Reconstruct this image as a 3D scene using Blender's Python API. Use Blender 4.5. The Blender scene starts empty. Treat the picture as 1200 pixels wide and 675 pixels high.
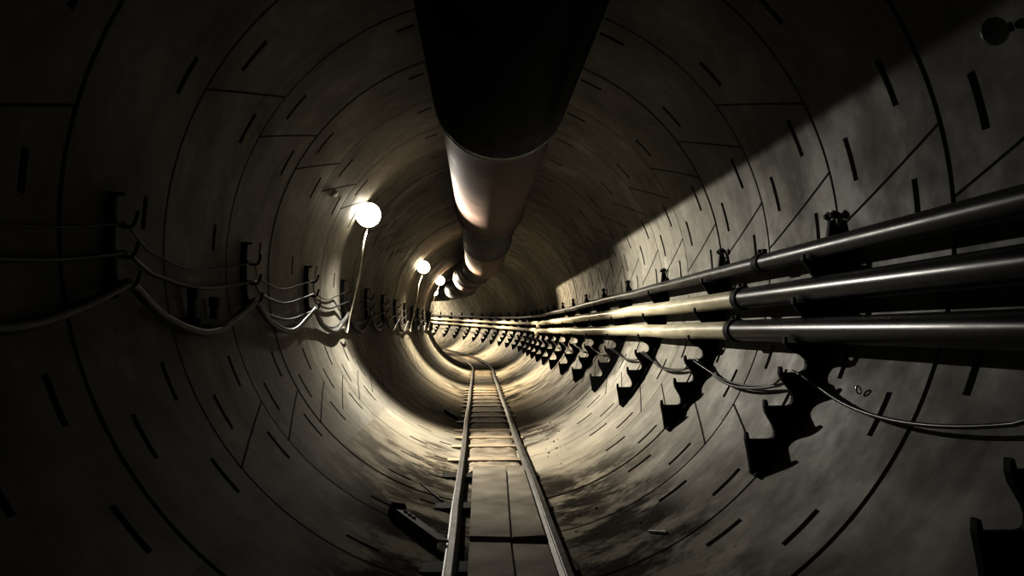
import bpy, bmesh, math, random
from math import pi, sin, cos, tan, radians, degrees, hypot, atan2, sqrt, exp
from mathutils import Vector, Matrix
random.seed(7)
C = bpy.context.scene.collection

# ------------------------------------------------------------------ tunnel path
R = 1.5                       # inner radius of the lining, metres
Z0, W = 1.7604, 0.5737        # first ring joint and ring width (in radii)
S0, RC = 14.0, 33.0           # straight up to S0, then an arc turning to the side
SC, KC = 10.0, 0.00104        # gentle climb
CAMU, CAMV = -0.088, -0.2517


def heading(s):
    return max(0.0, (s - S0) / RC)


def P(s, u=0.0, v=0.0):
    """station s, offset u across, v above the tunnel axis (all in radii) -> world point"""
    th = heading(s)
    if s <= S0:
        x, y = 0.0, s
    else:
        x, y = -RC * (1 - cos(th)), S0 + RC * sin(th)
    climb = KC * (s - SC) ** 2 if s > SC else 0.0
    return Vector(((x + u * cos(th)) * R, (y + u * sin(th)) * R, (v + climb + 1.0) * R))


def polar(a, rad):
    return rad * cos(radians(a)), rad * sin(radians(a))


# ------------------------------------------------------------------ object helpers
def build(name, verts, faces, m, parent=None, smooth=False, sharp=None, uvs=None):
    me = bpy.data.meshes.new(name)
    me.from_pydata([tuple(v) for v in verts], [], faces)
    if uvs is not None:
        lay = me.uv_layers.new(name='UVMap')
        for l in me.loops:
            lay.data[l.index].uv = uvs[l.vertex_index]
    me.update()
    if smooth:
        me.polygons.foreach_set('use_smooth', [True] * len(me.polygons))
        if sharp:
            me.set_sharp_from_angle(angle=radians(sharp))
    me.materials.append(m)
    o = bpy.data.objects.new(name, me)
    C.objects.link(o)
    if parent is not None:
        o.parent = parent
    return o


def tag(o, label, cat, group=None, kind=None):
    if label: o['label'] = label
    if cat: o['category'] = cat
    if group: o['group'] = group
    if kind: o['kind'] = kind
    return o


def thing(name, label, cat, loc=(0, 0, 0), rz=0.0, group=None):
    o = bpy.data.objects.new(name, None)
    o.empty_display_size = 0.05
    C.objects.link(o)
    o.location = loc
    o.rotation_euler = (0, 0, rz)
    return tag(o, label, cat, group)


def dup(root, loc, rz, label):
    r = root.copy(); C.objects.link(r)
    r.location = loc; r.rotation_euler = (0, 0, rz); r['label'] = label
    for ch in list(root.children):
        c = ch.copy(); C.objects.link(c); c.parent = r
        for g in list(ch.children):
            d = g.copy(); C.objects.link(d); d.parent = c
    return r


class MB:
    def __init__(self):
        self.v, self.f = [], []

    def add(self, vs, fs):
        k = len(self.v)
        self.v += [Vector(p) for p in vs]
        self.f += [tuple(i + k for i in f) for f in fs]

    def box(self, lo, hi):
        x0, y0, z0 = lo; x1, y1, z1 = hi
        self.add([(x0, y0, z0), (x1, y0, z0), (x1, y1, z0), (x0, y1, z0), (x0, y0, z1), (x1, y0, z1), (x1, y1, z1), (x0, y1, z1)],
                 [(0, 3, 2, 1), (4, 5, 6, 7), (0, 1, 5, 4), (1, 2, 6, 5), (2, 3, 7, 6), (3, 0, 4, 7)])

    def hexa(self, b, t):
        """four bottom and four top corners, in order"""
        self.add(list(b) + list(t), [(0, 3, 2, 1), (4, 5, 6, 7), (0, 1, 5, 4), (1, 2, 6, 5), (2, 3, 7, 6), (3, 0, 4, 7)])

    def tube(self, pts, rad, n=10, cap=True):
        pts = [Vector(p) for p in pts]
        m = len(pts)
        rs = rad if isinstance(rad, (list, tuple)) else [rad] * m
        tans = []
        for i in range(m):
            a, b = pts[max(0, i - 1)], pts[min(m - 1, i + 1)]
            tans.append((b - a).normalized())
        t0 = tans[0]
        nrm = t0.orthogonal().normalized()
        if abs(t0.z) < 0.9:
            nrm = (Vector((0, 0, 1)) - t0 * t0.z).normalized()
        vs, fs = [], []
        prev = t0
        for i in range(m):
            t = tans[i]
            q = prev.rotation_difference(t)
            nrm = (q @ nrm); nrm = (nrm - t * nrm.dot(t)).normalized(); prev = t
            b = t.cross(nrm)
            for k in range(n):
                a = 2 * pi * k / n
                vs.append(pts[i] + (nrm * cos(a) + b * sin(a)) * rs[i])
        for i in range(m - 1):
            for k in range(n):
                k2 = (k + 1) % n
                fs.append((i * n + k, i * n + k2, (i + 1) * n + k2, (i + 1) * n + k))
        if cap:
            fs.append(tuple(range(n - 1, -1, -1)))
            fs.append(tuple((m - 1) * n + k for k in range(n)))
        self.add(vs, fs)

    def prism(self, poly, axis_lo, axis_hi):
        """poly in (x, z), extruded along y"""
        n = len(poly)
        vs = [(x, axis_lo, z) for x, z in poly] + [(x, axis_hi, z) for x, z in poly]
        fs = [tuple(range(n)), tuple(range(2 * n - 1, n - 1, -1))]
        for i in range(n):
            j = (i + 1) % n
            fs.append((i, i + n, j + n, j))
        self.add(vs, fs)

    def make(self, name, m, parent=None, smooth=False, sharp=40, bevel=0.0):
        bm = bmesh.new()
        vs = [bm.verts.new(p) for p in self.v]
        for f in self.f:
            try: bm.faces.new([vs[i] for i in f])
            except ValueError: pass
        bmesh.ops.recalc_face_normals(bm, faces=bm.faces)
        if bevel > 0:
            ed = [e for e in bm.edges if len(e.link_faces) == 2 and e.calc_face_angle(0) > radians(30)]
            bmesh.ops.bevel(bm, geom=ed, offset=bevel, segments=2, affect='EDGES', clamp_overlap=True)
        me = bpy.data.meshes.new(name)
        bm.to_mesh(me); bm.free()
        if smooth or bevel > 0:
            me.polygons.foreach_set('use_smooth', [True] * len(me.polygons))
            me.set_sharp_from_angle(angle=radians(sharp))
        me.materials.append(m)
        o = bpy.data.objects.new(name, me); C.objects.link(o)
        if parent is not None: o.parent = parent
        return o


# ------------------------------------------------------------------ materials
def newmat(name):
    m = bpy.data.materials.new(name); m.use_nodes = True
    nt = m.node_tree
    return m, nt, nt.nodes['Principled BSDF']


def plain(name, col, rough=0.5, metal=0.0, col2=None, scale=8.0, bump=0.0, stretch=(1, 1, 1), spec=0.5):
    m, nt, b = newmat(name)
    N, L = nt.nodes, nt.links
    tc = N.new('ShaderNodeTexCoord'); mp = N.new('ShaderNodeMapping'); mp.inputs['Scale'].default_value = stretch
    L.new(tc.outputs['Object'], mp.inputs['Vector'])
    nz = N.new('ShaderNodeTexNoise'); nz.inputs['Scale'].default_value = scale; nz.inputs['Detail'].default_value = 6
    L.new(mp.outputs['Vector'], nz.inputs['Vector'])
    cr = N.new('ShaderNodeValToRGB')
    c2 = col2 or tuple(c * 0.55 for c in col)
    cr.color_ramp.elements[0].position = 0.35; cr.color_ramp.elements[0].color = (*c2, 1)
    cr.color_ramp.elements[1].position = 0.65; cr.color_ramp.elements[1].color = (*col, 1)
    L.new(nz.outputs['Fac'], cr.inputs['Fac']); L.new(cr.outputs['Color'], b.inputs['Base Color'])
    mr = N.new('ShaderNodeMapRange'); mr.inputs['To Min'].default_value = max(0, rough - 0.12); mr.inputs['To Max'].default_value = min(1, rough + 0.12)
    L.new(nz.outputs['Fac'], mr.inputs['Value']); L.new(mr.outputs['Result'], b.inputs['Roughness'])
    b.inputs['Metallic'].default_value = metal
    b.inputs['Specular IOR Level'].default_value = spec
    if bump:
        bp = N.new('ShaderNodeBump'); bp.inputs['Strength'].default_value = bump; bp.inputs['Distance'].default_value = 0.01
        L.new(nz.outputs['Fac'], bp.inputs['Height']); L.new(bp.outputs['Normal'], b.inputs['Normal'])
    return m


JOINTS = [(152.7, 142.7), (25.9, 36.6), (13.2, 3.1), (-41.7, -31.3), (-139.9, -149.8), (-95.0, -86.0), (84.0, 94.0)]


def lining_material():
    m, nt, b = newmat('lining_concrete')
    N, L = nt.nodes, nt.links

    def val(x):
        n = N.new('ShaderNodeValue'); n.outputs[0].default_value = x; return n.outputs[0]

    def mth(op, a, c=None, d=None, clamp=False):
        n = N.new('ShaderNodeMath'); n.operation = op; n.use_clamp = clamp
        for i, x in enumerate((a, c, d)):
            if x is None: continue
            if isinstance(x, (int, float)): n.inputs[i].default_value = x
            else: L.new(x, n.inputs[i])
        return n.outputs[0]

    def ramp(x, lo, hi, a=0.0, c=1.0):
        n = N.new('ShaderNodeMapRange'); n.interpolation_type = 'SMOOTHSTEP'
        L.new(x, n.inputs['Value'])
        for k, q in (('From Min', lo), ('From Max', hi), ('To Min', a), ('To Max', c)): n.inputs[k].default_value = q
        return n.outputs['Result']

    def mix(f, a, c):
        n = N.new('ShaderNodeMix'); n.data_type = 'RGBA'
        L.new(f, n.inputs[0])
        for sock, x in ((n.inputs[6], a), (n.inputs[7], c)):
            if isinstance(x, tuple): sock.default_value = (*x, 1)
            else: L.new(x, sock)
        return n.outputs[2]

    def noise(vec, scale, detail=5, rough=0.55):
        n = N.new('ShaderNodeTexNoise'); n.inputs['Scale'].default_value = scale
        n.inputs['Detail'].default_value = detail; n.inputs['Roughness'].default_value = rough
        L.new(vec, n.inputs['Vector']); return n.outputs['Fac']

    def comb(x, y, z=None):
        n = N.new('ShaderNodeCombineXYZ')
        L.new(x, n.inputs[0]); L.new(y, n.inputs[1])
        if z is not None: L.new(z, n.inputs[2])
        return n.outputs[0]
    uv = N.new('ShaderNodeUVMap'); uv.uv_map = 'UVMap'
    sp = N.new('ShaderNodeSeparateXYZ'); L.new(uv.outputs['UV'], sp.inputs[0])
    ang = mth('MULTIPLY', sp.outputs[0], 360.0)
    fr = mth('FRACT', sp.outputs[1])
    ring = mth('FLOOR', sp.outputs[1])
    dmin = None
    early = mth('MULTIPLY', mth('LESS_THAN', ring, 0.5), 30.0)
    late = mth('MULTIPLY', mth('GREATER_THAN', ring, -0.5), 30.0)
    for k, (a0, a1) in enumerate(JOINTS + [(175.5, 165.9)]):
        d = mth('ABSOLUTE', mth('SUBTRACT', ang, mth('MULTIPLY_ADD', fr, a1 - a0, a0)))
        d2 = mth('ABSOLUTE', mth('SUBTRACT', d, 360.0))
        d = mth('MINIMUM', d, d2)
        if k != 2: d = mth('ADD', d, late if k == 7 else early)
        dmin = d if dmin is None else mth('MINIMUM', dmin, d)
    joint = ramp(dmin, 0.14, 0.30, 1.0, 0.0)
    tc = N.new('ShaderNodeTexCoord')
    pos = tc.outputs['Object']
    n1 = noise(pos, 1.3, 6)
    n2 = noise(pos, 14.0, 6, 0.65)
    streak = noise(comb(mth('MULTIPLY', sp.outputs[0], 14.0), mth('MULTIPLY', sp.outputs[1], 9.0), mth('MULTIPLY', ring, 3.7)), 1.0, 5, 0.6)
    wn = N.new('ShaderNodeTexWhiteNoise'); wn.noise_dimensions = '1D'; L.new(ring, wn.inputs['W'])
    base = mix(n1, (0.165, 0.158, 0.138), (0.30, 0.282, 0.238))
    base = mix(ramp(n2, 0.35, 0.7, 0.0, 0.45), base, (0.15, 0.14, 0.118))
    blotch = noise(pos, 2.2, 7, 0.62)
    base = mix(ramp(blotch, 0.54, 0.64, 0.0, 0.45), base, (0.36, 0.345, 0.31))
    base = mix(ramp(blotch, 0.44, 0.34, 0.0, 0.45), base, (0.11, 0.10, 0.085))
    base = mix(ramp(streak, 0.52, 0.70, 0.0, 0.22), base, (0.33, 0.315, 0.28))
    base = mix(ramp(streak, 0.48, 0.28, 0.0, 0.28), base, (0.11, 0.098, 0.08))
    base = mix(mth('MULTIPLY', wn.outputs['Value'], 0.22), base, (0.15, 0.14, 0.12))
    # silt and mud on the invert
    low = ramp(mth('ABSOLUTE', mth('ADD', ang, 90.0)), 62.0, 18.0, 0.0, 1.0)
    mud = noise(comb(mth('MULTIPLY', sp.outputs[0], 26.0), mth('MULTIPLY', sp.outputs[1], 3.0)), 1.0, 8, 0.68)
    silt = noise(pos, 0.55, 4)
    base = mix(mth('MULTIPLY', low, ramp(silt, 0.35, 0.6, 0.15, 0.75)), base, (0.36, 0.32, 0.25))
    patch = noise(comb(mth('MULTIPLY', sp.outputs[0], 9.0), mth('MULTIPLY', sp.outputs[1], 0.45), val(3.3)), 1.0, 3, 0.5)
    base = mix(mth('MULTIPLY', mth('MULTIPLY', low, ramp(patch, 0.46, 0.58)), ramp(mud, 0.42, 0.56, 0.0, 0.9)), base, (0.06, 0.05, 0.038))
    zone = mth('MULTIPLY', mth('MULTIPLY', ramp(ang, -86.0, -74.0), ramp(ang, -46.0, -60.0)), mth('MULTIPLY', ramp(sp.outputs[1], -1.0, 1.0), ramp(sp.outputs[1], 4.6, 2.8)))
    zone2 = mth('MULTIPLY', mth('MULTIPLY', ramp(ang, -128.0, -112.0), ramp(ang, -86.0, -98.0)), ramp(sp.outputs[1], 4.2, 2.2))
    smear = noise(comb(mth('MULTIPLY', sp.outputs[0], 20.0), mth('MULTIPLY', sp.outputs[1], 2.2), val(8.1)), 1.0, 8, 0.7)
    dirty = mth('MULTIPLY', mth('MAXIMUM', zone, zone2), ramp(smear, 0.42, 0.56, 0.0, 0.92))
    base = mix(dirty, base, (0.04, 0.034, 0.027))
    chips = noise(comb(mth('MULTIPLY', sp.outputs[0], 55.0), mth('MULTIPLY', sp.outputs[1], 8.0)), 1.0, 3, 0.5)
    base = mix(ramp(chips, 0.74, 0.77, 0.0, 0.7), base, (0.06, 0.055, 0.045))
    base = mix(mth('MULTIPLY', joint, 0.9), base, (0.025, 0.023, 0.02))
    L.new(base, b.inputs['Base Color'])
    rg = mth('ADD', mth('MULTIPLY_ADD', mth('MAXIMUM', joint, dirty), 0.3, ramp(blotch, 0.35, 0.65, 0.64, 0.46)), mth('MULTIPLY', n2, 0.12))
    L.new(rg, b.inputs['Roughness'])
    L.new(mth('MULTIPLY_ADD', mth('MAXIMUM', mth('MAXIMUM', joint, dirty), low), -0.26, 0.26, True), b.inputs['Specular IOR Level'])
    h = mth('MULTIPLY_ADD', n2, 0.10, mth('MULTIPLY', mud, 0.22))
    bp = N.new('ShaderNodeBump'); bp.inputs['Strength'].default_value = 0.35; bp.inputs['Distance'].default_value = 0.012
    L.new(h, bp.inputs['Height']); L.new(bp.outputs['Normal'], b.inputs['Normal'])
    return m


M = {}
M['lining'] = lining_material()
M['hose'] = plain('black_hose', (0.05, 0.05, 0.051), 0.30, spec=1.0)
M['duct'] = plain('pinkish_duct_metal', (0.15, 0.108, 0.088), 0.66, 0.0, (0.105, 0.08, 0.066), 5, 0.1, spec=0.2)
M['duct_dark'] = plain('dark_duct', (0.018, 0.017, 0.016), 0.6, 0.0, (0.010, 0.010, 0.010), 5, spec=0.25)
M['rim'] = plain('duct_rim_metal', (0.42, 0.40, 0.36), 0.3, 0.8)
M['black'] = plain('black_painted_steel', (0.008, 0.008, 0.008), 0.65, 0.0, spec=0.2)
M['rail'] = plain('worn_rail_steel', (0.13, 0.125, 0.115), 0.48, 0.4, (0.07, 0.06, 0.05), 12, 0.2)
M['timber'] = plain('muddy_timber', (0.40, 0.33, 0.24), 0.7, 0.0, (0.20, 0.16, 0.11), 6, 0.4, (1, 6, 6))
M['timber_dark'] = plain('dark_wet_timber', (0.04, 0.034, 0.027), 0.75, 0.0, None, 6, 0.4, (1, 6, 6), 0.15)
M['board'] = plain('cement_board', (0.36, 0.325, 0.265), 0.8, 0.0, (0.15, 0.13, 0.10), 2.6, 0.25, spec=0.2)
M['pipe_grey'] = plain('dark_grey_pipe', (0.03, 0.0295, 0.028), 0.34, 0.0, (0.022, 0.0215, 0.021), 3, 0.04, (3, 1, 3))
M['pipe_steel'] = plain('grey_pipe', (0.075, 0.073, 0.068), 0.40, 0.0, (0.045, 0.043, 0.039), 4, 0.06, (3, 1, 3))
M['pipe_cream'] = plain('cream_pipe', (0.56, 0.52, 0.40), 0.36, 0.0, (0.44, 0.405, 0.31), 4, 0.08, (3, 1, 3))
M['cable_grey'] = plain('grey_cable', (0.065, 0.064, 0.06), 0.45, 0.0, (0.045, 0.044, 0.041), 5)
M['cable_dark'] = plain('dark_grey_cable', (0.055, 0.053, 0.05), 0.38)
M['cable_black'] = plain('black_cable', (0.03, 0.03, 0.028), 0.45)
M['cable_cream'] = plain('cream_cord', (0.62, 0.58, 0.48), 0.5)
M['plate'] = plain('lamp_backplate', (0.25, 0.25, 0.24), 0.5, 0.3)
M['stone'] = plain('rubble', (0.16, 0.135, 0.10), 0.85, 0.0, None, 9, 0.5)
M['dirt'] = plain('packed_dirt', (0.30, 0.255, 0.19), 0.85, 0.0, (0.13, 0.108, 0.08), 5, 0.5)
M['bracket'] = plain('dirty_steel', (0.12, 0.11, 0.095), 0.6, 0.2, (0.05, 0.045, 0.04), 10)
M['pale'] = plain('pale_wood', (0.50, 0.45, 0.36), 0.7)
M['stud'] = plain('bright_stud', (0.9, 0.88, 0.83), 0.42, 1.0, (0.75, 0.73, 0.68))  # bright metal of the eye bolt and the domes standing for lamp glints
M['glass_off'] = plain('frosted_glass_unlit', (0.62, 0.68, 0.66), 0.25)


def emit(name, col, strength):
    m, nt, b = newmat(name)
    b.inputs['Base Color'].default_value = (0.9, 0.9, 0.88, 1)
    b.inputs['Emission Color'].default_value = (*col, 1)
    b.inputs['Emission Strength'].default_value = strength
    return m


LAMP = 11.0
M['lamp_cool'] = emit('lamp_glow_neutral', (1.0, 0.93, 0.80), LAMP)
M['lamp_warm'] = emit('lamp_glow_warm', (1.0, 0.86, 0.64), LAMP)

# ------------------------------------------------------------------ lining (setting)
S_BACK, S_END = -3, 58        # ring indices
POCK = []                     # (centre angle, half width, frac lo, frac hi)
for a, h in ((142.3, 3.4), (21.6, 3.6), (4.2, 3.0), (-46.4, 3.4), (209.9, 3.4), (112.0, 2.2), (-27.0, 3.4), (64.0, 3.0), (-116.0, 3.2)):
    POCK.append((a, h, 0.230, 0.275))
for a, h in ((153.0, 3.3), (42.0, 3.2), (13.7, 3.6), (-53.8, 3.4), (202.8, 3.2), (219.8, 3.4), (176.0, 2.6), (75.0, 3.0), (-20.0, 2.6), (-106.0, 3.0)):
    POCK.append((a, h, 0.725, 0.772))
FR = [0.012, 0.1, 0.230, 0.275, 0.4, 0.5, 0.6, 0.725, 0.772, 0.9, 0.988]


def lining_sector(name, a_lo, a_hi):
    lines = {round(a_lo, 3), round(a_hi, 3)}
    for a, h, f0, f1 in POCK:
        for q in (a - h, a + h):
            for k in (-360, 0, 360):
                if a_lo < q + k < a_hi: lines.add(round(q + k, 3))
    ls = sorted(lines)
    full = []
    for p, q in zip(ls, ls[1:]):
        n = max(1, int(math.ceil((q - p) / 2.0)))
        full += [p + (q - p) * i / n for i in range(n)]
    full.append(ls[-1])
    na = len(full)
    rows = []                 # (ring coordinate, radius)
    rr = random.Random(11)
    for k in range(S_BACK, S_END):
        off = rr.uniform(-0.003, 0.003)
        rows.append((k, 1.014, k, 0.0))
        for f in FR: rows.append((k + f, 1.0 + off, k, f))
    rows.append((S_END, 1.014, S_END, 0.0))
    verts, uvs, faces = [], [], []
    for t, rad, k, f in rows:
        s = Z0 + t * W
        for a in full:
            u, v = polar(a, rad)
            verts.append(P(s, u, v)); uvs.append(((a if a <= 180 else a - 360) / 360.0 if name != 'wall_left' else a / 360.0, t))
    def inpocket(a, f):
        for c, h, f0, f1 in POCK:
            for k in (-360, 0, 360):
                if c + k - h < a < c + k + h and f0 < f < f1: return True
        return False
    for i in range(len(rows) - 1):
        t0, r0, k0, f0 = rows[i]; t1, r1, k1, f1 = rows[i + 1]
        fm = (f0 + (f1 if f1 > f0 else 1.0)) / 2
        j = 0
        while j < na - 1:
            am = (full[j] + full[j + 1]) / 2
            if inpocket(am, fm):
                e = j
                while e < na - 1 and inpocket((full[e] + full[e + 1]) / 2, fm): e += 1
                # deep recess: floor tilted, with side walls
                lo = list(range(j, e + 1))
                base = len(verts)
                for (t, rw) in ((t0, 1.045), (t1, 1.045)):
                    for q in lo:
                        u, v = polar(full[q], rw)
                        verts.append(P(Z0 + t * W, u, v)); uvs.append(uvs[i * na + q])
                n = len(lo)
                for q in range(n - 1):
                    faces.append((base + q, base + n + q, base + n + q + 1, base + q + 1))
                    faces.append((i * na + lo[q], base + q, base + q + 1, i * na + lo[q + 1]))
                    faces.append(((i + 1) * na + lo[q], (i + 1) * na + lo[q + 1], base + n + q + 1, base + n + q))
                faces.append((i * na + lo[0], (i + 1) * na + lo[0], base + n, base))
                faces.append((i * na + lo[-1], base + n - 1, base + 2 * n - 1, (i + 1) * na + lo[-1]))
                j = e
            else:
                a = i * na + j
                faces.append((a, a + na, a + na + 1, a + 1))
                j += 1
    o = build(name, verts, faces, M['lining'], None, True, 22, uvs)
    o['kind'] = 'structure'
    return o


lining_sector('wall_right', -62.0, 52.0)
lining_sector('ceiling', 52.0, 132.0)
lining_sector('wall_left', 132.0, 228.0)
lining_sector('floor', 228.0, 298.0)

# ------------------------------------------------------------------ track
RX = 0.170
RAIL_TOP, RAIL_BASE = -0.927, -0.962


def rail(sign, label):
    prof = [(-.021, 0), (.021, 0), (.021, .004), (.005, .009), (.0045, .023), (.0115, .026), (.0115, .033), (.009, .035), (-.009, .035), (-.0115, .033), (-.0115, .026), (-.0045, .023), (-.005, .009), (-.021, .004)]
    ss = [-0.4 + 0.25 * i for i in range(int(14 / .25))] + [13.6 + 0.2 * i for i in range(80)]
    n = len(prof); vs, fs = [], []
    for i, s in enumerate(ss):
        for x, z in prof: vs.append(P(s, sign * RX + x + 0.0025 * sin(s * 1.9 + sign) * (s > 3), RAIL_BASE + z))
    for i in range(len(ss) - 1):
        for k in range(n):
            k2 = (k + 1) % n
            fs.append((i * n + k, i * n + k2, (i + 1) * n + k2, (i + 1) * n + k))
    fs += [tuple(range(n - 1, -1, -1)), tuple((len(ss) - 1) * n + k for k in range(n))]
    o = build('rail', vs, fs, M['rail'], None, True, 30)
    tag(o, label, 'rail', 'rails of the narrow track')


rail(-1, 'worn steel track rail nearer the wall with lamps and cable hooks')
rail(1, 'worn steel track rail nearer the wall with the three pipes')


def sleeper_mesh(name, u0, u1, half, top, mat, jag=0.0):
    mb = MB()
    n = 10
    us = [u0 + (u1 - u0) * i / n for i in range(n + 1)]
    poly = [(u * R, top * R) for u in us] + [(u * R, -sqrt(0.9965 ** 2 - u * u) * R) for u in reversed(us)]
    poly = [(x, z + 0.985 * R) for x, z in poly]
    mb.prism(poly, -half * R, half * R)
    return mb.make(name, mat, bevel=0.006)


ordn = ['first', 'second', 'third', 'fourth', 'fifth', 'sixth', 'seventh', 'eighth', 'ninth', 'tenth', 'eleventh', 'twelfth', 'thirteenth', 'fourteenth', 'fifteenth',
        'sixteenth', 'seventeenth', 'eighteenth', 'nineteenth', 'twentieth', 'twenty-first', 'twenty-second', 'twenty-third', 'twenty-fourth', 'twenty-fifth', 'twenty-sixth',
        'twenty-seventh', 'twenty-eighth', 'twenty-ninth', 'thirtieth', 'thirty-first', 'thirty-second', 'thirty-third', 'thirty-fourth', 'thirty-fifth', 'thirty-sixth', 'thirty-seventh',
        'thirty-eighth', 'thirty-ninth', 'fortieth', 'forty-first', 'forty-second', 'forty-third', 'forty-fourth', 'forty-fifth', 'forty-sixth', 'forty-seventh', 'forty-eighth', 'forty-ninth', 'fiftieth']
GS = 'timber sleepers under the track'
sl = sleeper_mesh('track_sleeper', -0.245, 0.215, 0.045, RAIL_BASE - .0008, M['timber'])
proto_mesh = sl.data
first = True
s = 4.47
i = 0
rs = random.Random(3)
while s < 28.5 and i < 50:
    o = sl if first else sl.copy()
    if not first: C.objects.link(o)
    first = False
    o.location = P(s, 0.0 + rs.uniform(-.02, .02), -0.985); o.rotation_euler = (0, 0, heading(s) + rs.uniform(-.02, .02))
    tag(o, 'muddy timber track sleeper, %s counting inward from the cement boards' % ordn[i], 'sleeper', GS)
    s += 0.40 if i % 3 else 0.52
    i += 1
for s, lab in ((3.98, 'dark wet sleeper end sticking out beside the far end of the cement boards'), (3.30, 'dark wet sleeper end sticking out beside the middle of the cement boards'),
               (2.45, 'dark sleeper under the joint between the near and far cement boards'), (1.7, 'dark sleeper beneath the near pair of cement boards')):
    o = sleeper_mesh('track_sleeper', -0.262, 0.215, 0.055, RAIL_BASE - .0008, M['timber_dark'])
    o.location = P(s, 0, -0.985)
    tag(o, lab, 'sleeper', GS)


def board(label, pts, top, thick):
    """four (u, s) corners anticlockwise"""
    mb = MB()
    s0 = pts[0][1]; u0 = pts[0][0]
    o0 = P(s0, u0, top - thick)
    b = [P(s, u, top - thick) - o0 for u, s in pts]; t = [P(s, u, top) - o0 for u, s in pts]
    mb.hexa(b, t)
    o = mb.make('cement_board', M['board'], bevel=0.004)
    o.location = o0
    tag(o, label, 'board', 'cement boards laid between the rails')


BT = -0.9415
board('pale cement board between the rails, lamp side of the far pair', [(-.115, 2.72), (.024, 2.70), (.058, 4.12), (-.112, 4.10)], BT, .02)
board('stained cement board between the rails, pipe side of the far pair', [(.029, 2.70), (.143, 2.72), (.146, 4.10), (.063, 4.13)], BT, .02)
board('dark cement board at the near end of the track, lamp side', [(-.118, 1.30), (.012, 1.30), (.022, 2.655), (-.115, 2.67)], BT - .006, .014)
board('dark cement board at the near end of the track, pipe side', [(.017, 1.30), (.144, 1.30), (.144, 2.63), (.027, 2.645)], BT - .006, .014)

vs, fs = [], []
rg = random.Random(21)
us = [-.142 + .284 * k / 12 for k in range(13)]
ns = 150
for i in range(ns + 1):
    q = 4.12 + 24 * i / ns
    for k, u in enumerate(us):
        edge = 0.012 * (abs(u) > .13)
        vs.append(P(q, u, -.9695 - edge + rg.uniform(-.004, .003)))
for i in range(ns):
    for k in range(12):
        a = i * 13 + k
        fs.append((a, a + 1, a + 14, a + 13))
o = build('dirt', vs, fs, M['dirt'], None, True)
tag(o, 'packed beige dirt filling the space between the rails and sleepers', 'dirt', kind='stuff')

# rubble heap just past the boards and mud clods by the rails
mb = MB()
rg = random.Random(5)
ICO = None
def stone(mb, c, r, rg):
    bm = bmesh.new(); bmesh.ops.create_icosphere(bm, subdivisions=1, radius=1)
    sx, sy, sz = rg.uniform(.7, 1.3), rg.uniform(.7, 1.3), rg.uniform(.4, .8)
    vs = [Vector((v.co.x * sx, v.co.y * sy, v.co.z * sz)) * r * rg.uniform(.8, 1.2) + c for v in bm.verts]
    mb.add(vs, [tuple(v.index for v in f.verts) for f in bm.faces]); bm.free()
for k in range(150):
    u, s = rg.uniform(-.13, .14), rg.uniform(4.14, 4.40)
    r = rg.uniform(.004, .014)
    stone(mb, P(s, u, -sqrt(1 - u * u) + r * .3 + .008), r * R, rg)
for k in range(110):
    u, s = rg.choice((-1, 1)) * rg.uniform(.13, .15) + rg.gauss(0, .006), rg.uniform(4.2, 9)
    r = rg.uniform(.003, .010)
    stone(mb, P(s, u, -sqrt(1 - u * u) + r * .4), r * R, rg)
for k in range(70):
    u, s = rg.gauss(.30, .07), rg.uniform(2.2, 6.5)
    r = rg.uniform(.002, .007)
    stone(mb, P(s, u, -sqrt(1 - u * u) + r * .3), r * R, rg)
o = mb.make('rubble', M['stone'])
tag(o, 'brown rubble and mud clods scattered past the cement boards and along the rails', 'rubble', kind='stuff')

# ------------------------------------------------------------------ pipe racks on the pipe wall
RACK = [(.985, .085), (.968, .080), (.962, .03), (.958, -.005), (.953, -.026), (.943, -.036), (.930, -.039), (.893, -.039), (.8905, -.022), (.884, -.022), (.883, -.040), (.893, -.055),
        (.920, -.092), (.936, -.118), (.938, -.140), (.932, -.158), (.918, -.168), (.861, -.168), (.8575, -.150), (.851, -.150), (.850, -.170), (.866, -.192),
        (.897, -.225), (.910, -.242), (.911, -.262), (.905, -.278), (.892, -.287), (.833, -.287), (.8295, -.269), (.823, -.269), (.822, -.289), (.838, -.306),
        (.872, -.322), (.887, -.336), (.889, -.352), (.883, -.367), (.870, -.374), (.817, -.375), (.8135, -.357), (.807, -.357), (.806, -.377), (.813, -.395),
        (.838, -.428), (.845, -.444), (.845, -.458), (.839, -.469), (.828, -.473), (.771, -.473), (.7665, -.455), (.760, -.455), (.759, -.475), (.764, -.495),
        (.784, -.530), (.789, -.545), (.788, -.558), (.783, -.567), (.773, -.570), (.713, -.570), (.7085, -.550), (.702, -.550), (.701, -.572), (.708, -.61), (.716, -.668)]
wallside = [polar(a, 0.9955) for a in [-43.0 + 2.0 * k for k in range(24)]]
RPOLY = RACK + [p for p in wallside if p[1] < .08]
RU, RV = polar(-43.0, .995)


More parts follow.
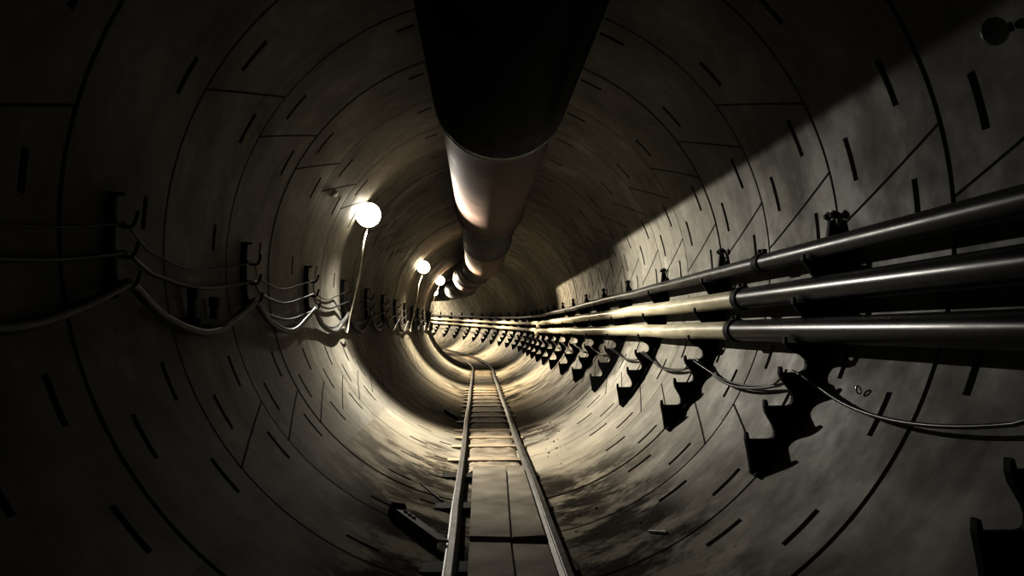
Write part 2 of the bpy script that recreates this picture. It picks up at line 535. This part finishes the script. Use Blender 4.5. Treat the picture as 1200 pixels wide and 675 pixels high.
def make_rack(label, s):
    t = thing('pipe_rack', label, 'rack', P(s, RU, RV), heading(s), 'black pipe racks along the pipe wall')
    mb = MB()
    mb.prism([((u - RU) * R, (v - RV) * R) for u, v in RPOLY], -.009 * R, .009 * R)
    mb.make('toothed_plate', M['black'], t)
    mb = MB()                 # wall flange the plate is welded to
    fl = [polar(a, .9955) for a in [-43.0 + 2 * k for k in range(24)]]
    il = [polar(a, .983) for a in [-43.0 + 2 * k for k in range(24)]]
    mb.prism([((u - RU) * R, (v - RV) * R) for u, v in fl + il[::-1]], -.03 * R, .03 * R)
    mb.make('wall_flange', M['black'], t)
    for a in (5.6, -41.2):
        u0, v0 = polar(a, .99); u1, v1 = polar(a, .968)
        for sy in (-.02, .02):
            mb = MB()
            ax = Vector((u1 - u0, 0, v1 - v0)) * R
            p0 = Vector(((u0 - RU) * R, sy * R, (v0 - RV) * R))
            vs, rs_ = [0, .30, .301, .62, .621, 1.0], [.008, .008, .014, .014, .008, .008]
            mb.tube([p0 + ax * q for q in vs], [q * R for q in rs_], 6)
            mb.make('bolt', M['black'], t)
    return t


rack0 = make_rack('black toothed pipe rack nearest the camera, only its two lowest teeth in view', 1.25)
RACKS = [1.25 + 1.085 * k for k in range(25)]
for k, s in enumerate(RACKS[1:]):
    lab = ['black toothed pipe rack just on the camera side of the pipe couplings', 'black toothed pipe rack just beyond the pipe couplings, first past them'][k] if k < 2 else \
        'black toothed pipe rack on the pipe wall, %s past the pipe couplings' % ordn[k - 1]
    dup(rack0, P(s, RU, RV), heading(s), lab)


# ------------------------------------------------------------------ pipes
def wob(s, seed):
    t = (s - 1.25) / 1.085
    k = math.floor(t)
    return (0.003 + 0.002 * sin(k * 2.3 + seed)) * sin(pi * (t - k)) ** 2 * (1 if s > 3.5 else 0) * (1 if sin(k * 1.7 + seed) > -.2 else -1)


def pipe(name, label, u, v, r, s0, s1, mat, kink=0.0, seed=0.0, group='pipes carried on the toothed racks'):
    mb = MB()
    st = 0.08
    n = int((s1 - s0) / st)
    pts = []
    for i in range(n + 1):
        s = s0 + (s1 - s0) * i / n
        dv = -kink * exp(-((s - 12.64) / .2) ** 2) + wob(s, seed)
        pts.append(P(s, u - abs(kink) * .5 * exp(-((s - 12.64) / .22) ** 2), v + max(dv, -1)))
    o0 = pts[0].copy()
    mb.tube([p - o0 for p in pts], r * R, 20)
    o = mb.make(name, mat, None, True, 50)
    o.location = o0
    tag(o, label, 'pipe', group)
    return o


def coupling(par, u, v, r, s, mat=None):
    o0 = par.location
    mb = MB()
    mb.tube([P(s - .03, u, v) - o0, P(s - .026, u, v) - o0, P(s + .026, u, v) - o0, P(s + .03, u, v) - o0], [r * R * 1.05, r * R * 1.17, r * R * 1.17, r * R * 1.05], 24)
    c = mb.make('coupling', M['black'], par, True, 40)
    mb = MB()
    mb.box((-.008 * R, -.028 * R, 0), (.008 * R, .028 * R, .014 * R))
    mb.tube([(-.016 * R, 0, .009 * R), (.016 * R, 0, .009 * R)], .006 * R, 6)
    b = mb.make('bolt', M['black'], c)
    b.location = P(s, u, v + r * 1.1) - o0
    return c


P1, P2, P3 = (.9245, -.0088, .0298), (.8995, -.1303, .0374), (.872, -.2493, .0374)
p = pipe('pipe', 'thin grey pipe on the top rack shelf, near length before its clamp', *P1, -.6, 2.78, M['pipe_steel'], 0, 0.4); coupling(p, *P1, 2.78)
p = pipe('pipe', 'dark grey pipe on the middle rack shelf, near length before the coupling', *P2, -.6, 2.92, M['pipe_grey'], 0, 1.1); coupling(p, *P2, 2.92)
p = pipe('pipe', 'dark grey pipe on the lowest pipe shelf, near length before the coupling', *P3, -.6, 2.92, M['pipe_grey'], 0, 2.3); coupling(p, *P3, 2.92)
pipe('pipe', 'thin grey pipe running on above the cream pipes past its clamp', P1[0], P1[1], P1[2] * .92, 2.80, 33, M['pipe_steel'], 0.0, .4)
pipe('pipe', 'upper cream pipe beyond the coupling', P2[0], P2[1], P2[2] * .94, 2.94, 12.2, M['pipe_cream'], 0, 1.1)
pipe('pipe', 'lower cream pipe beyond the coupling', P3[0], P3[1], P3[2] * .94, 2.94, 12.2, M['pipe_cream'], 0, 2.3)
pipe('pipe', 'far kinked length of the upper cream pipe running into the bend', P2[0], P2[1], P2[2] * .94, 12.2, 33, M['pipe_cream'], .05, 1.1)
pipe('pipe', 'far kinked length of the lower cream pipe running into the bend', P3[0], P3[1], P3[2] * .94, 12.2, 33, M['pipe_cream'], .05, 2.3)


# ------------------------------------------------------------------ cables
def cable(name, label, fn, s0, s1, r, mat, group, st=.05, n=8):
    mb = MB()
    k = int((s1 - s0) / st)
    pts = [fn(s0 + (s1 - s0) * i / k) for i in range(k + 1)]
    o0 = pts[0].copy()
    mb.tube([q - o0 for q in pts], r * R, n)
    o = mb.make(name, mat, None, True, 60); o.location = o0
    tag(o, label, 'cable', group)
    return o


def span(s, s0, pitch):
    x = (s - s0) / pitch
    k = math.floor(x); t = x - k
    return k, t


# cable lying in the fourth shelf of the pipe racks and sagging between them
SAGS = [.085, .085, .075, .06, .055, .06]
def rack_cable(extra, du):
    def fn(s):
        k, t = span(s, 1.25, 1.085)
        sag = SAGS[k % 6] * extra
        q = 1 - (2 * t - 1) ** 2
        u, v = .842 + du, -.3668 - sag * q
        rad = hypot(u, v)
        a = atan2(v, u)
        tgt = min(rad + .07 * q, .972)
        return P(s, tgt * cos(a), tgt * sin(a))
    return fn
cable('sagging_cable', 'grey cable sagging between the toothed racks below the pipes, the lower of two', rack_cable(1.0, .010), .3, 30, .0052, M['cable_dark'], 'cables draped along the racks')
cable('sagging_cable', 'thin black cable draped beside the grey one between the toothed racks', rack_cable(.72, -.012), 2.34, 30, .0036, M['cable_black'], 'cables draped along the racks')

# cable hooks on the lamp wall
HP = 1.105
HOOKS = [0.865 + HP * k for k in range(17)]
HU, HV = polar(190.0, .99)


def make_hook(label, s):
    t = thing('cable_hook', label, 'hook', P(s, HU, HV), heading(s), 'cable hooks along the lamp wall')
    mb = MB()
    pts = [polar(a, .975) for a in (190.0, 188, 186, 184, 182, 180, 178, 176, 174.8)]
    lo = [polar(a, .998) for a in (190.0, 188, 186, 184, 182, 180, 178, 176, 174.8)]
    mb.prism([((u - HU) * R, (v - HV) * R) for u, v in pts + lo[::-1]], -.006 * R, .006 * R)
    u, v = polar(174.8, .975)
    mb.box(((u - HU - .004) * R, -.005 * R, (v - HV - .008) * R), ((u - HU + .016) * R, .005 * R, (v - HV) * R))
    mb.make('wall_bar', M['black'], t)
    for a in (179.4, 183.8, 188.0):
        u, v = polar(a, .976)
        mb = MB()
        prof = [(0, .006), (.012, -.004), (.026, -.008), (.040, -.006), (.048, .004), (.053, .020), (.055, .032)]
        mb.tube([((u + x - HU) * R, 0, (v + z - HV) * R) for x, z in prof], .0048 * R, 7)
        mb.make('prong', M['black'], t, True, 60)
    return t


hk = make_hook('black three-prong cable hook nearest the camera on the lamp wall', HOOKS[0])
for k, s in enumerate(HOOKS[1:]):
    dup(hk, P(s, HU, HV), heading(s), 'black three-prong cable hook on the lamp wall, %s beyond the nearest one' % ordn[k])


def hook_cable(a_hook, sag_deg, r, jit, rad0=.945, rad1=.975, seed=1):
    rj = random.Random(seed); js = [1 + rj.uniform(-jit, jit) for _ in range(60)]
    def fn(s):
        k, t = span(s, HOOKS[0], HP)
        q = max(0, 1 - abs(2 * t - 1) ** 1.75)
        a = a_hook + sag_deg * js[k % 60] * q
        rad = rad0 + (rad1 - rad0) * min(1, q * 1.6)
        u, v = polar(a, rad)
        return P(s, u, v)
    return fn
GC = 'cables looped along the hooks'
cable('looped_cable', 'thick grey cable looping in deep scallops below the hooks', hook_cable(187.9, 7.3, .014, .10, .945, .972, 3), -.2, 18.5, .0135, M['cable_grey'], GC)
cable('looped_cable', 'medium black cable hung on the middle prongs of the hooks', hook_cable(183.5, 4.0, .007, .25, .945, .985, 4), -.2, 18.5, .0065, M['cable_black'], GC)
cable('looped_cable', 'second grey cable hung loosely with the thick scalloped one', hook_cable(188.4, 4.6, .007, .35, .935, .978, 8), 3.07, 18.5, .0065, M['cable_grey'], GC)
cable('looped_cable', 'thin dark wire on the top prongs of the hooks', hook_cable(179.2, 3.6, .004, .30, .945, .992, 5), -.2, 18.5, .0032, M['cable_black'], GC)

# black two-pronged U saddle between the second and third hooks
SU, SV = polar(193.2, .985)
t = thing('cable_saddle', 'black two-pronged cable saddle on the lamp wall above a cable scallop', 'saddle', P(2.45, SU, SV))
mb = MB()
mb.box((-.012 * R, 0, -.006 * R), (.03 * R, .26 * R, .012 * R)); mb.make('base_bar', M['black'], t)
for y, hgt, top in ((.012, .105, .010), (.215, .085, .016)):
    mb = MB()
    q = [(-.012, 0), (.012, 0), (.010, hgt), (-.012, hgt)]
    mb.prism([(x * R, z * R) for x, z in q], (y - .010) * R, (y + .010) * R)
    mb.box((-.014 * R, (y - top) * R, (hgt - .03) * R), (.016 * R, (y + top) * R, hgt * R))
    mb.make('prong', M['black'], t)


# ------------------------------------------------------------------ lamps
def make_lamp(label, s, a, rad, glow, cord_to=None, group='round lamps along the wall', lit=True, k=1.0, power=500.0):
    u0, v0 = polar(a, 1.0)
    base = P(s, u0, v0)
    t = thing('bulkhead_lamp', label, 'lamp', base, heading(s), group)
    # local frame: x across, y along the tunnel, z up; inward direction from the wall
    inn = Vector((-cos(radians(a)), 0, -sin(radians(a))))
    cen = inn * (1 - rad) * R
    look = Vector((inn.x * .05, -1.0, inn.z * .05)).normalized()
    q = Vector((0, 0, 1)).rotation_difference(look).to_matrix()
    def disc(mb, prof, n=32):
        vs, fs = [], []
        for r, h in prof:
            for j in range(n):
                b = 2 * pi * j / n
                vs.append(cen + q @ Vector((r * cos(b), r * sin(b), h)) * k)
        for i in range(len(prof) - 1):
            for j in range(n):
                k2 = (j + 1) % n
                fs.append((i * n + j, i * n + k2, (i + 1) * n + k2, (i + 1) * n + j))
        fs.append(tuple(range(n - 1, -1, -1))); fs.append(tuple((len(prof) - 1) * n + j for j in range(n)))
        mb.add(vs, fs)
    mb = MB(); disc(mb, [(.10, -.05), (.118, -.045), (.126, -.03), (.126, -.002), (.122, .0)]); mb.make('back_plate', M['plate'], t, True, 40)
    mb = MB(); disc(mb, [(.119, .001), (.117, .010), (.104, .022), (.078, .030), (.050, .035), (.015, .037)]); mb.make('glass_dome', M['lamp_cool' if glow == 0 else 'lamp_warm'] if lit else M['glass_off'], t, True, 80)
    mb = MB(); mb.tube([Vector((0, .02, 0)) - inn * -.006, cen * .5 + Vector((0, .05, 0)), cen - look * .04], .014, 8); mb.make('bracket', M['black'], t, True, 60)
    if lit:
        ld = bpy.data.lights.new('lamp_beam', 'SPOT'); lo = bpy.data.objects.new('lamp_beam', ld); C.objects.link(lo)
        lo.parent = t; lo.location = cen + look * .050
        ld.energy = power; ld.color = (1.0, 0.97, 0.90) if glow == 0 else (1.0, 0.90, 0.73)
        ld.shadow_soft_size = .02; ld.spot_size = radians(160); ld.spot_blend = .9
        aim = Vector((.70, -.05, -.68)).normalized()
        lo.rotation_euler = aim.to_track_quat('-Z', 'Y').to_euler()
    if cord_to:
        mb = MB()
        pts = []
        o0 = base
        st = cen - look * .03 + Vector((0, 0, -.10))
        ctrl = [st] + [P(ss, *polar(aa, rr)) - o0 for ss, aa, rr in cord_to]
        # smooth through the control points
        for i in range(len(ctrl) - 1):
            p0, p1, p2, p3 = ctrl[max(0, i - 1)], ctrl[i], ctrl[i + 1], ctrl[min(len(ctrl) - 1, i + 2)]
            for k in range(8):
                x = k / 8
                pts.append(0.5 * ((2 * p1) + (p2 - p0) * x + (2 * p0 - 5 * p1 + 4 * p2 - p3) * x * x + (3 * p1 - p0 - 3 * p2 + p3) * x ** 3))
        pts.append(ctrl[-1])
        th = heading(s)
        rotm = Matrix.Rotation(-th, 3, 'Z')
        pts = pts if th == 0 else [pts[0]] + [rotm @ x for x in pts[1:]]
        mb.tube(pts, .008, 8); mb.make('power_cord', M['cable_cream'], t, True, 60)
    return t


def cord(s, a=148):
    return [(s - .01, 159.0, .885), (s + .01, 171.5, .862), (s + .03, 182.7, .890), (s + .03, 190.0, .932), (s + .01, 194.6, .958), (s - .05, 195.8, .962), (s - .13, 193.8, .958)]


LA = [(5.16, 147.9, .945), (9.95, 144.6, .945), (13.55, 141.0, .945)]
make_lamp('large glowing round lamp nearest the camera, cream cord hanging below it', *LA[0], 0, cord(5.16))
make_lamp('glowing round lamp, second in line along the tunnel wall', *LA[1], 1, cord(9.95, 145), power=620)
make_lamp('small glowing round lamp, third in line just before the bend', *LA[2], 1, cord(13.55, 141), power=700)
for k, s in enumerate((19.0, 22.8, 26.6, 30.2)):
    make_lamp('glowing round lamp round the bend, %s past the bend start' % ordn[k], s, 142, .945, 1, power=800)
make_lamp('unlit dull small lamp high on the pipe wall at the edge of view', 1.44, 19.6, .95, 0, None, lit=False, group=None, k=.32)

for k, (s, a) in enumerate(((4.28, 150.5), (7.35, 149.4), (7.62, 148.9), (7.9, 148.3))):  # small metal domes added where lamp reflections glint on the wall
    u, v = polar(a, .999)
    inn = Vector((-cos(radians(a)), 0, -sin(radians(a))))
    mb = MB()
    r = .034 if k == 0 else .026
    mb.tube([inn * r * sin(q * pi / 14) * 1.2 for q in range(7)] + [inn * r * 1.2], [r * cos(q * pi / 14) for q in range(7)] + [r * .06], 16)
    o = mb.make('wall_stud', M['stud'], None, True, 50); o.location = P(s, u, v)
    tag(o, ['bright metal wall stud alone between the hooks and nearest lamp', 'bright wall stud beyond the nearest lamp, first of three', 'bright wall stud beyond the nearest lamp, middle of three',
            'bright wall stud beyond the nearest lamp, last of three'][k], 'stud', 'wall studs')

# ------------------------------------------------------------------ ventilation duct
DC = (-.001, .696)


def dshift(s):
    x = min(1, max(0, (s - 9.6) / 4.6)); x = x * x * (3 - 2 * x)
    return -.27 * x, -.035 * x


def duct(name, label, s0, s1, prof, mat, rim=None, n=56, hanger=True, group='lengths of the overhead ventilation duct'):
    """prof(s) -> radius"""
    ss = prof[0]; rr = prof[1]
    vs, fs = [], []
    o0 = P(s0, DC[0] + dshift(s0)[0], DC[1] + dshift(s0)[1])
    t = thing(name, label, 'duct', o0, 0, group)
    for s, r in zip(ss, rr):
        du, dv = dshift(s)
        for k in range(n):
            a = 2 * pi * k / n
            vs.append(P(s, DC[0] + du + r * cos(a), DC[1] + dv + r * sin(a)) - o0)
    for i in range(len(ss) - 1):
        for k in range(n):
            k2 = (k + 1) % n
            fs.append((i * n + k, i * n + k2, (i + 1) * n + k2, (i + 1) * n + k))
    build('tube_wall', vs, fs, mat, t, True, 50)
    if rim:
        for s, r, m in rim:
            mb = MB()
            du, dv = dshift(s)
            pts = [P(s, DC[0] + du + r * cos(2 * pi * k / n), DC[1] + dv + r * sin(2 * pi * k / n)) - o0 for k in range(n + 1)]
            mb.tube(pts, .0028 * R, 8, cap=False)
            mb.make('end_rim', m, t, True, 60)
    if hanger:
        mb = MB()
        sm = s0 + (s1 - s0) * .5
        for f in (.25, .75):
            s = s0 + (s1 - s0) * f
            du, dv = dshift(s)
            r = rr[len(rr) // 2]
            top = DC[1] + dv + r
            cu = DC[0] + du
            mb.tube([P(s, cu, top - .004) - o0, P(s, cu, sqrt(.994 ** 2 - cu * cu)) - o0], .012, 8)
        mb.make('hanger_rod', M['black'], t)
    return t


ss, rr = [], []
s = -1.5
while s < 3.13:
    ph = ((s + 1.5) / .045) * 2 * pi
    ss.append(s); rr.append(.261 + .0080 * cos(ph)); s += .045 / 4
ss += [3.14, 3.16]; rr += [.263, .266]
duct('flexible_duct', 'wide black ribbed ventilation hose overhead at the camera end', -1.5, 3.16, (ss, rr), M['hose'], [(3.16, .265, M['rim'])])


def seg(a, b, r, flare=.010):
    n = max(3, int((b - a) / .25))
    ss = [a] + [a + .03] + [a + (b - a) * i / n for i in range(1, n)] + [b - .06, b]
    rr = [r + flare * .3] + [r] * (len(ss) - 3) + [r + flare * .4, r + flare]
    return ss, rr


duct('ventilation_duct', 'pinkish sheet metal duct length right after the black hose', 3.17, 5.9, seg(3.17, 5.9, .250), M['duct'], [(5.9, .262, M['rim'])])
duct('ventilation_duct', 'dark duct length behind the first metal duct length', 5.91, 7.95, seg(5.91, 7.95, .240), M['duct_dark'], [(7.95, .250, M['duct_dark'])])
duct('ventilation_duct', 'second pinkish metal duct length hanging farther in', 7.96, 10.5, seg(7.96, 10.5, .246), M['duct'], [(10.5, .256, M['rim'])])
far = [(10.51, 11.5, .236, 0, 'short dark duct length where the duct begins to swing sideways'), (11.51, 12.0, .246, 1, 'short pale duct collar, first in the swinging part of the duct'),
       (12.01, 12.8, .236, 0, 'short dark duct length between the two pale collars'), (12.81, 13.6, .246, 1, 'short pale duct collar, second in the swinging part of the duct'),
       (13.61, 16.0, .236, 0, 'long dark duct length leading into the bend'), (16.01, 17.4, .246, 1, 'pale duct length in the bend before the duct disappears'),
       (17.41, 20.5, .236, 0, 'dark duct length hidden deep in the bend'), (20.51, 24.0, .246, 1, 'last pale duct length deep in the bend')]
for a, b, r, k, lab in far:
    duct('ventilation_duct', lab, a, b, seg(a, b, r), M['duct' if k else 'duct_dark'], [(b, r + .011, M['rim'] if k else M['duct_dark'])])

# ------------------------------------------------------------------ loose things
def on_floor(u, s, lift=0.0):
    return P(s, u, -sqrt(1 - u * u) + lift)

# dropped steel bracket beside the rail
a = on_floor(-.385, 2.93); b = on_floor(-.205, 2.66, .004)
d = (b - a); ln = d.length; d.normalize()
up = (P(2.8, 0, 0) - P(2.8, -.29, -.957)).normalized()
sd = d.cross(up).normalized(); up = sd.cross(d)
t = thing('steel_bracket', 'dropped dark steel bracket with three bolts lying beside the rail', 'bracket', a)
def loc(x, y, z): return d * x + sd * y + up * z
mb = MB()
def bx(mb, x0, x1, y0, y1, z0, z1):
    mb.hexa([loc(x0, y0, z0), loc(x1, y0, z0), loc(x1, y1, z0), loc(x0, y1, z0)], [loc(x0, y0, z1), loc(x1, y0, z1), loc(x1, y1, z1), loc(x0, y1, z1)])
bx(mb, .03, ln, -.03, .045, .045, .055); bx(mb, .03, ln, .037, .047, .004, .05)
mb.make('angle_bar', M['bracket'], t, bevel=.002)
mb = MB()
pl = [(.0, .003), (.03, .003), (.042, .035), (.026, .07), (.005, .08), (-.008, .04)]
mb.add([loc(x, -.035, z) for x, z in pl] + [loc(x, .052, z) for x, z in pl], [tuple(range(6)), tuple(range(11, 5, -1))] + [(i, i + 6, (i + 1) % 6 + 6, (i + 1) % 6) for i in range(6)])
mb.make('end_plate', M['black'], t, bevel=.003)
for x in (.09, .135, .18):
    mb = MB(); mb.tube([loc(x, .005, .054), loc(x, .005, .064)], .012, 6); mb.make('bolt', M['black'], t)

mb = MB()
for (u0, s0), (u1, s1), r in ((((-.345, 3.62)), (-.235, 3.40), .007),):
    mb.tube([on_floor(u0, s0, .005), on_floor((u0 + u1) / 2, (s0 + s1) / 2, .005), on_floor(u1, s1, .005)], r, 8)
o = mb.make('steel_rod', M['black'], None, True, 50); tag(o, 'thin dark rod lying on the invert outside the lamp-side rail', 'rod')
mb = MB()
q = [(-.37, 6.72), (-.255, 6.42), (-.245, 6.56), (-.36, 6.86)]
mb.hexa([on_floor(u, s, .001) for u, s in q], [on_floor(u, s, .028) for u, s in q])
o = mb.make('plank', M['timber_dark'], None, bevel=.004); tag(o, 'dark wet plank lying askew outside the lamp-side rail', 'plank')
mb = MB()
mb.tube([on_floor(.455, 2.53, .006), on_floor(.49, 2.44, .006)], .007, 6)
o = mb.make('wood_stick', M['pale'], None); tag(o, 'short pale stick on the muddy invert below the pipe racks', 'stick')
# small clip ring on the pipe wall
u, v = polar(-24.2, .985)
o0 = P(2.03, *polar(-24.2, .994))
mb = MB()
inn = (P(2.03, 0, 0) - o0).normalized()
pts = [o0 * 0 + inn * (0.012 + .010 * cos(k * pi / 8)) + Vector((0, 0, 1)) * .014 * sin(k * pi / 8) for k in range(17)]
mb.tube(pts, .004, 6)
o = mb.make('eye_bolt', M['stud'], None, True, 60); o.location = o0
tag(o, 'small bright eye bolt in the pipe wall above the sagging cable', 'eye bolt')

# ------------------------------------------------------------------ camera, world, colour
cam = bpy.data.cameras.new('camera'); co = bpy.data.objects.new('camera', cam); C.objects.link(co)
cam.sensor_width = 36.0; cam.lens = 930 / 1200 * 36.0
cam.clip_start = 0.02; cam.clip_end = 300
co.location = P(0, CAMU, CAMV)
co.rotation_euler = (pi / 2 + .05425, 0, -.04292)
bpy.context.scene.camera = co
w = bpy.data.worlds.new('world'); bpy.context.scene.world = w
w.use_nodes = True
w.node_tree.nodes['Background'].inputs[0].default_value = (0.6, 0.65, 0.7, 1)
w.node_tree.nodes['Background'].inputs[1].default_value = 0.01
sc = bpy.context.scene
sc.view_settings.view_transform = 'Standard'
sc.view_settings.look = 'None'
sc.view_settings.exposure = 1.0
sc.view_settings.gamma = 0.66
sc.cycles.max_bounces = 8
sc.cycles.diffuse_bounces = 5
sc.cycles.sample_clamp_indirect = 6
